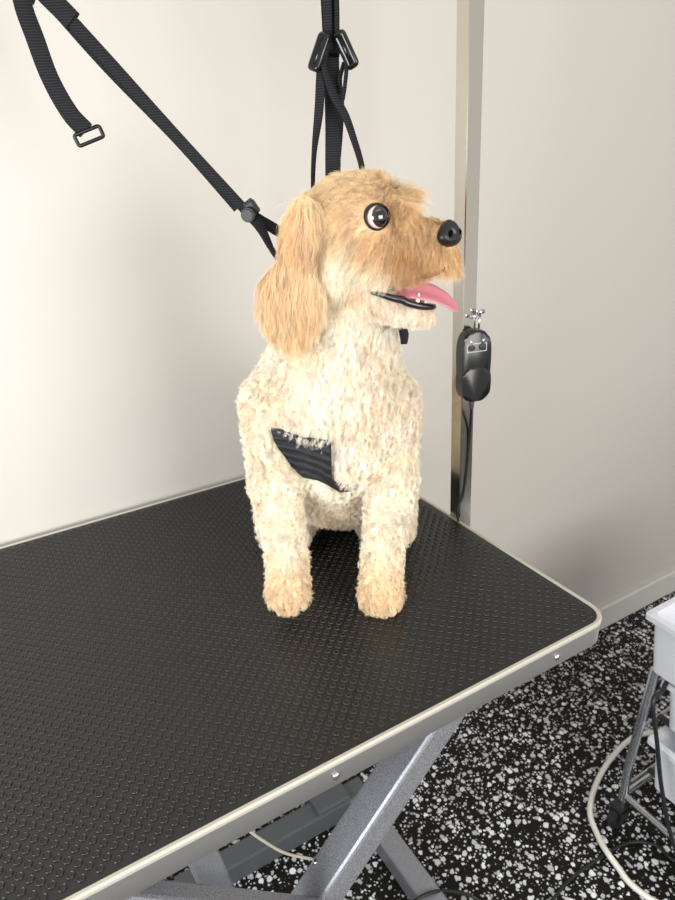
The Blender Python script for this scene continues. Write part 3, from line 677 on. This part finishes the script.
# special locks: around the eye hair is short and sweeps away from it, brow tuft sweeps up and forward, beard hangs
de = np.linalg.norm((P - EYE) * np.array([1, .6, 1]), axis=1); e_ = np.exp(-(de / 0.021) ** 4)[:, None]
away = norm((P - EYE) * np.array([1, 0, 1])); comb = comb * (1 - e_) + away * e_; length *= 1 - 0.62 * e_[:, 0]; lift = lift * (1 - .6 * e_[:, 0])
def near(px, py, t, r): D = (P - loc(px, py, t)) * np.array([1, .6, 1]); return np.exp(-(D ** 2).sum(1) / r ** 2)
g = near(400, 198, -0.035, .013)[:, None]; comb = comb * (1 - g) + np.array([.7, 0, .75]) * g; length += .012 * g[:, 0]; lift += .2 * g[:, 0]
g = near(452, 254, -0.01, .012)[:, None]; comb = comb * (1 - g) + np.array([.62, .0, -.7]) * g; length += .009 * g[:, 0]
g = near(436, 228, -0.01, .014)[:, None]; comb = comb * (1 - g) + np.array([-.2, .2, .3]) * g; length -= .012 * g[:, 0]
g = near(350, 180, -0.03, .024)[:, None]; comb = comb * (1 - g) + np.array([-.9, .2, -.1]) * g
g = near(398, 318, -0.02, .018)[:, None]; length -= .002 * g[:, 0]
for bx_, by_ in ((285, 424), (300, 428), (315, 430), (328, 432), (336, 445), (339, 458), (340, 470)):
    g = near(bx_, by_, 0.0, .0075); length += .007 * g; lift = lift * (1 - .3 * np.minimum(g, 1)); curl = curl * (1 - .6 * np.minimum(g, 1))
length = np.maximum(length, .004)
under_len = np.where(under, .003, length)
coat = coat_colour(P, Wt)
earw = Wt[:, REG.index('ear')] + Wt[:, REG.index('earbase')]; headw = Wt[:, [REG.index(x) for x in ('head', 'cheek', 'muzzle', 'lip', 'jaw')]].sum(1)
ie = earw > 0.5; ih = ~ie & (headw > 0.5); ib = ~ie & ~ih
def part(sel, name, cd, ca, rad, label=None, **kw): return grow(name, P[sel], Nn[sel], comb[sel], under_len[sel], lift[sel], curl[sel], coat[sel], cd, ca, rad=rad, label=label, **kw)
part(ib, 'body_fur', 16, .80, .00014, 'curly cream body fur', gravity=.2, tonev=.12)
part(ih, 'head_fur', 10, .52, .00011, 'golden head fur with a paler cheek', gravity=.15, tonev=.15)
part(ie, 'ear_fur', 13, .62, .00013, 'long golden ear fur', gravity=.5, nseg=9, tonev=.16)

# --- eye
def sphere(name, c, r, m, parent, scale=(1, 1, 1), seg=32, rot=None):
    bm = bmesh.new(); bmesh.ops.create_uvsphere(bm, u_segments=seg, v_segments=seg // 2, radius=r)
    M = Matrix.Translation(Vector(w(c))) @ (rot if rot else Matrix.Identity(4)) @ Matrix.Diagonal((*scale, 1)); bm.transform(M)
    o = obj(name, bm, m, smooth=True); own(parent, o); return o
def frame(zdir, xdir):                              # rotation whose z axis is zdir (local vectors)
    z = Vector(np.asarray(zdir) @ DR).normalized(); x = Vector(np.asarray(xdir) @ DR); x = (x - z * x.dot(z)).normalized(); y = z.cross(x)
    return Matrix(((x.x, y.x, z.x, 0), (x.y, y.y, z.y, 0), (x.z, y.z, z.z, 0), (0, 0, 0, 1)))
def eye_mat():
    m = mat('eye', rough=0.05, spec=0.6); m.node_tree.nodes['Principled BSDF'].inputs['Coat Weight'].default_value = 1.0
    at = N(m, 'ShaderNodeAttribute', attribute_name='coat'); LK(m, at.outputs['Color'], bsdf(m).inputs['Base Color']); return m
ER = 0.0120
gaze = np.array([0.50, 0.86, 0.12]); gaze /= np.linalg.norm(gaze)
bm = bmesh.new(); bmesh.ops.create_uvsphere(bm, u_segments=48, v_segments=48, radius=ER); bm.transform(Matrix.Translation(Vector(w(EYE))) @ frame(gaze, (1, 0, 0)))
eye = obj('eye', bm, eye_mat(), smooth=True); own(dog, eye); eye['label'] = 'dark brown wide eye'
Z = np.array([list(v.co) for v in eye.data.vertices]) - w(EYE); cosang = (Z @ (gaze @ DR)) / ER; ang = np.degrees(np.arccos(np.clip(cosang, -1, 1)))
cols = np.where(ang[:, None] < 34, np.array([[.003, .003, .004]]), np.where(ang[:, None] < 52, np.array([[.030, .012, .007]]), np.where(ang[:, None] < 56, np.array([[.05, .035, .03]]), np.array([[.62, .54, .50]]))))
a = eye.data.color_attributes.new('coat', 'FLOAT_COLOR', 'POINT'); a.data.foreach_set('color', np.concatenate([cols, np.ones((len(cols), 1))], 1).ravel())
# black lids: a ring opened in an almond around the eyeball
M_lid = mat('eyelid_skin', srgb(26, 18, 16), 0.4, spec=0.4)
look = norm((cam_l - EYE)[None])[0] * 0.9 + np.array([.28, 0, 0]); look /= np.linalg.norm(look)
fm = frame(look, (1, 0, .06)); bm = bmesh.new(); nA, rings = 40, []
for j, (ra_, zz, th) in enumerate(((0.0103, .0060, 0), (0.0106, .0075, 0), (0.0109, .0076, 0), (0.0114, .0058, 0), (0.0124, .0010, 0))):
    ring = []
    for k in range(nA):
        a_ = 2 * math.pi * k / nA; sx = 1.08 if abs(math.cos(a_)) > .5 else 1.0; yy = .95 if j < 3 else 1.0
        p = Vector((ra_ * math.cos(a_) * 1.06, ra_ * math.sin(a_) * yy, zz)); ring.append(bm.verts.new(Matrix.Translation(Vector(w(EYE))) @ fm @ p))
    rings.append(ring)
for A_, B_ in zip(rings, rings[1:]):
    for k in range(nA): bm.faces.new((A_[k], A_[(k + 1) % nA], B_[(k + 1) % nA], B_[k]))
lid = obj('eyelid', bm, M_lid, smooth=True); own(dog, lid)

# --- nose: a broad leather pad with nostrils
M_nose = mat('nose_leather', srgb(20, 16, 16), 0.40, spec=0.55); bump_noise(M_nose, 900, 0.5, 0.0005)
nd = np.array([0.76, 0.64, 0.10]); nd /= np.linalg.norm(nd); nf = frame(nd, (-.64, .76, 0))      # z = facing direction, x = across the nose, y = up
bm = bmesh.new(); bmesh.ops.create_uvsphere(bm, u_segments=40, v_segments=28, radius=1.0)
for v in bm.verts:
    x, y, z = v.co; wdt = 0.0175 * (1 - 0.50 * max(-y, 0) ** 1.4); X = x * wdt; Y = y * 0.0142 if y < 0 else y * 0.0112; Zz = z * (0.0105 if y > -.2 else 0.0105 * (1 + .25 * (y + .2)))
    if z > 0:
        for sx in (-1, 1):
            dn = math.hypot((x - sx * .46) / .26, (y + .12) / .30); Zz -= 0.0045 * math.exp(-dn ** 2)
        Zz -= 0.0013 * math.exp(-(x / .09) ** 2) * (1 if y < .2 else .3)
    v.co = Vector((X, Y, Zz))
bm.transform(Matrix.Translation(Vector(w(NOSE + np.array([.002, .002, 0])))) @ nf); nose = obj('nose', bm, M_nose, smooth=True); own(dog, nose); nose['label'] = 'black leathery nose'

M_nostril = mat('nostril_dark', srgb(8, 6, 7), 0.9, spec=0.05)
for sx in (-1, 1):
    bm = bmesh.new(); bmesh.ops.create_uvsphere(bm, u_segments=16, v_segments=12, radius=1.0)
    bm.transform(Matrix.Translation(Vector(w(NOSE + np.array([.002, .002, 0])))) @ nf @ Matrix.Translation((sx * .50 * .0172, -.0020, .0058)) @ Matrix.Rotation(sx * -.5, 4, 'Z') @ Matrix.Diagonal((.0019, .0034, .0026, 1)))
    sub(nose, obj('nostril', bm, M_nostril, smooth=True))
# --- tongue, lower lip, tooth
M_tong = mat('tongue', srgb(200, 124, 135), 0.4, spec=0.5, Subsurface_Weight=0.15); bump_noise(M_tong, 1400, 0.35, 0.0004)
TC = [loc(*p) for p in ((380, 293, -.022), (398, 291, -.017), (414, 291, -.013), (430, 294, -.010), (443, 300, -.008), (450, 305, -.007), (455, 309, -.006), (457.5, 311, -.006))]
TWt = [.011, .012, .0125, .013, .0128, .0118, .0090, .0030]; cen = catmull(TC, 6); wi = np.interp(np.linspace(0, 7, len(cen)), range(8), TWt)
acr = norm(np.array([[.18, .80, -.55]]))[0]; V = []; F = []; K = 18; n = len(cen)
for i, c in enumerate(cen):
    d = cen[min(i + 1, n - 1)] - cen[max(i - 1, 0)]; d /= np.linalg.norm(d); a_ = acr - d * (acr @ d); a_ /= np.linalg.norm(a_); nn = np.cross(a_, d); nn = nn if nn[2] > 0 else -nn
    for k in range(K):
        th = 2 * math.pi * k / K; x = math.cos(th); y = math.sin(th); gro = -0.0016 * math.exp(-(x / .25) ** 2) * (1 if y > 0 else -.4) + .0022 * x * x
        V.append(w(c + a_ * (wi[i] * x) + nn * (0.0021 * y * (wi[i] / .012) ** .5 + gro * (wi[i] / .012))))
for i in range(n - 1):
    for k in range(K): F.append((i * K + k, i * K + (k + 1) % K, (i + 1) * K + (k + 1) % K, (i + 1) * K + k))
F += [tuple(range(K)), tuple((n - 1) * K + k for k in range(K))]
tg = pyobj('tongue', V, F, M_tong, smooth=True); own(dog, tg); tg['label'] = 'pink tongue hanging out of the mouth'
M_lip = mat('lip_skin', srgb(30, 22, 26), 0.25, spec=0.6)
def locus(name, pts, rad, m, lab=None, flat=1.0):
    cc = catmull([loc(*p) for p in pts], 6); bm = bmesh.new(); rr = np.interp(np.linspace(0, len(pts) - 1, len(cc)), range(len(pts)), rad); tube(bm, [w(c) for c in cc], list(rr), 12)
    o = obj(name, bm, m, smooth=True); own(dog, o)
    if lab: o['label'] = lab
    return o
locus('lower_lip', ((371, 293, .004), (379, 294, .002), (392, 298, .000), (402, 300, -.001), (408, 303, -.001), (420, 306, -.004), (431, 307, -.009), (434, 306, -.018), (428, 304, -.028)), [.0012, .0027, .0034, .0040, .0036, .0037, .0031, .0022, .001], M_lip, 'black lower lip')
locus('upper_lip', ((412, 279, -.006), (424, 276, -.005), (434, 273, -.006), (445, 268, -.008), (454, 264, -.010)), [.0010, .0030, .0034, .0026, .0010], mat('upper_lip_skin', srgb(100, 62, 38), 0.7))
M_tooth = mat('tooth', srgb(246, 240, 226), 0.25)
for q in (((417, 303, -.004), (418.5, 298, -.004), (419, 293, -.004)), ((425, 304, -.008), (425.5, 302, -.008), (426, 300, -.008))):
    locus('tooth', q, [.0024, .0018, .0004] if q[0][0] < 420 else [.0018, .0015, .0008], M_tooth)

# ------------------------------------------------------------------ straps of the grooming restraint
BARZ = 1.8585
def LW(px, py, t): return w(loc(px, py, t))
tow = -DT
def strap(parent, name, pts, wd, nrm, m=M_web, lab=None, n=10, thick=.0018):
    cc = catmull(pts, n); ww = np.interp(np.linspace(0, len(pts) - 1, len(cc)), range(len(pts)), wd if hasattr(wd, '__len__') else [wd] * len(pts))
    nn = np.array(nrm, float)
    if nn.ndim == 1: nn = np.repeat(nn[None], len(pts), 0)
    k = np.linspace(0, len(pts) - 1, len(cc)); nn = np.stack([np.interp(k, range(len(pts)), nn[:, i]) for i in range(3)], 1)
    bm = bmesh.new(); strap_mesh(bm, cc, list(ww), nn.tolist(), thick); o = obj(name, bm, m); smooth_angle(o, 60)
    if parent: own(parent, o)
    if lab: o['label'] = lab
    return o
F0 = DT                                             # faces the camera
t0 = -0.125
a0 = LW(329, 0, t0); topA = np.array([a0[0], a0[1], BARZ])
noose = empty('hanging_restraint', tuple(topA)); tag(noose, 'black webbing restraint with two slide buckles hanging straight down behind the dog head', 'strap')
Bx = lambda p, dz=0: np.array([p[0], p[1], BARZ + dz])
strap(noose, 'main_strap', [topA, a0, LW(331, 60, t0), LW(333, 120, t0), LW(333, 172, t0 + .01), LW(334, 215, t0 + .012), LW(335, 250, t0 + .004)], .0165, F0)
strap(noose, 'side_strap', [Bx(a0) + DS * .002 + DT * .004, LW(327, 0, t0 + .004), LW(326, 40, t0 + .006), LW(321, 70, t0 + .010), LW(319, 110, t0 + .014), LW(314, 155, t0 + .016), LW(313, 200, t0 + .018), LW(316, 240, t0 + .018)], [.009, .009, .009, .009, .0095, .007, .0065, .006], [F0, F0, F0, F0, F0, F0 + DS * 1.2, F0 + DS * 2, F0 + DS * 2])
strap(noose, 'side_strap', [LW(322, 62, t0 + .012), LW(332, 92, t0 + .012), LW(345, 115, t0 + .014), LW(354, 140, t0 + .014), LW(362, 168, t0 + .014), LW(366, 205, t0 + .01)], [.006, .009, .009, .008, .007, .007], F0 + DS * .6)
strap(noose, 'side_strap', [LW(344, 62, t0 + .008), LW(340, 80, t0 + .004), LW(342, 100, t0 - .004), LW(341, 130, t0 - .005), LW(338, 170, t0 - .005)], [.005, .006, .006, .006, .005], F0 + DS * 1.3)
strap(noose, 'side_strap', [LW(336, -30, t0 + .006), LW(337, 10, t0 + .006), LW(338, 38, t0 + .008), LW(346, 62, t0 + .012), LW(345, 85, t0 + .012), LW(343, 100, t0 + .01)], [.006, .006, .006, .005, .0045, .004], F0 + DS)
def buckle(parent, c, ax, ay, wd, ht, r=.0016, name='slide_buckle', m=M_blackpl):
    bm = bmesh.new(); torus_rect(bm, c, ax, ay, wd, ht, r); A = Vector(ax).normalized(); c = Vector(c)
    tube(bm, [c - A * wd / 2, c + A * wd / 2], r * .8, 6); o = obj(name, bm, m, smooth=True); own(parent, o); return o
buckle(noose, LW(319, 52, t0 + .013), DS * .42 + DU * .9, DS * .75 - DU * .35 + DT * .75, .030, .009, .0032)
buckle(noose, LW(346, 50, t0 + .013), -DS * .42 + DU * .9, DS * .75 + DU * .35 + DT * .75, .030, .009, .0032)
# noose around the neck, its end showing below the jaw
nk = loc(352, 318, -0.07); ringp = []
for k in range(25):
    a_ = math.radians(-100 + 330 * k / 24); ringp.append(w(nk + np.array([.052 * math.cos(a_) - .002, .050 * math.sin(a_), -.012 * math.sin(a_) + .012 * math.cos(a_)])))
ncn = w(nk); cc = ringp; nn = [list(np.array([p[0] - ncn[0], p[1] - ncn[1], 0])) for p in cc]
bm = bmesh.new(); strap_mesh(bm, cc, .012, nn, .002); ns = obj('neck_loop', bm, M_web); own(noose, ns)
strap(noose, 'loop_end', [LW(400, 322, -.055), LW(404, 334, -.045), LW(404, 344, -.045)], [.008, .010, .007], F0)

# diagonal strap from upper left to the neck
e0, e1 = LW(52, 0, -.10), LW(246, 211, -.055); dv = (e0 - e1); f_ = (BARZ - e0[2]) / dv[2]
tb = e0 + dv * f_ * .9
side = empty('diagonal_restraint', tuple(Bx(tb))); tag(side, 'black webbing strap running diagonally from the upper left down to the dog neck', 'strap')
strap(side, 'tether_strap', [Bx(tb), e0 + dv * .2, e0, LW(110, 63, -.09), LW(180, 140, -.07), e1], [.0125, .0125, .0125, .0118, .0105, .0095], F0, thick=.003)
strap(side, 'under_strap', [LW(58, 12, -.104), LW(109, 69, -.096), LW(180, 142, -.076), LW(238, 208, -.060)], .0105, F0, thick=.002)
strap(side, 'keeper_sleeve', [e0 + dv * .12, e0 + dv * .02, LW(73, 21, -.096)], [.019, .019, .018], F0, thick=.006)
strap(side, 'split_end', [e1, LW(260, 227, -.05), LW(271, 248, -.045), LW(280, 262, -.035)], [.011, .010, .006, .005], F0 + DS * .3)
strap(side, 'split_end', [e1 - DT * .003, LW(262, 221, -.056), LW(280, 232, -.060), LW(305, 245, -.070)], [.010, .011, .013, .012], F0 * .6 + DU * .5)
bm = bmesh.new(); bmesh.ops.create_cone(bm, cap_ends=True, segments=24, radius1=.0078, radius2=.0068, depth=.006); bmesh.ops.bevel(bm, geom=list(bm.edges), offset=.0012, segments=2, affect='EDGES')
bm.transform(Matrix.Translation(Vector(LW(248, 215, -.048))) @ frame((-.2, 1, -.1), (1, 0, 0))); k1 = obj('lock_button', bm, M_blackmat); smooth_angle(k1, 40); own(side, k1)
bm = bmesh.new(); box(bm, (-.0055, -.007, -.005), (.0055, .007, .005), .002)
for q in (-.003, 0, .003): box(bm, (q - .0008, .006, -.005), (q + .0008, .0085, .005), .0003)
bm.transform(Matrix.Translation(Vector(LW(252, 208, -.056))) @ frame((-.2, 1, -.1), (1, 0, .6))); k2 = obj('lock_body', bm, M_blackmat); own(side, k2)

# loose strap with a metal end buckle
l0 = LW(22, 0, -.10); lt = np.array([l0[0] - .035, l0[1], BARZ])
loose = empty('loose_strap', tuple(lt)); tag(loose, 'loose black webbing strap at the upper left ending in a small rectangular buckle', 'strap')
strap(loose, 'webbing', [lt, LW(14, -60, -.10), l0, LW(35, 38, -.10), LW(50, 78, -.10), LW(69, 112, -.10), LW(86, 131, -.10)], [.016, .016, .0165, .017, .017, .0175, .018], [F0 + DS * .5, F0 + DS * .5, F0 + DS * .4, F0 + DS * .2, F0, F0, F0], thick=.003)
M_gun = mat('dark_metal', srgb(40, 40, 42), 0.3, 0.7)
bm = bmesh.new(); torus_rect(bm, LW(89, 136, -.099), DS * .96 + DU * .28, -DS * .28 + DU * .96, .0275, .0105, .0020); eb = obj('end_buckle', bm, M_gun, smooth=True); own(loose, eb)
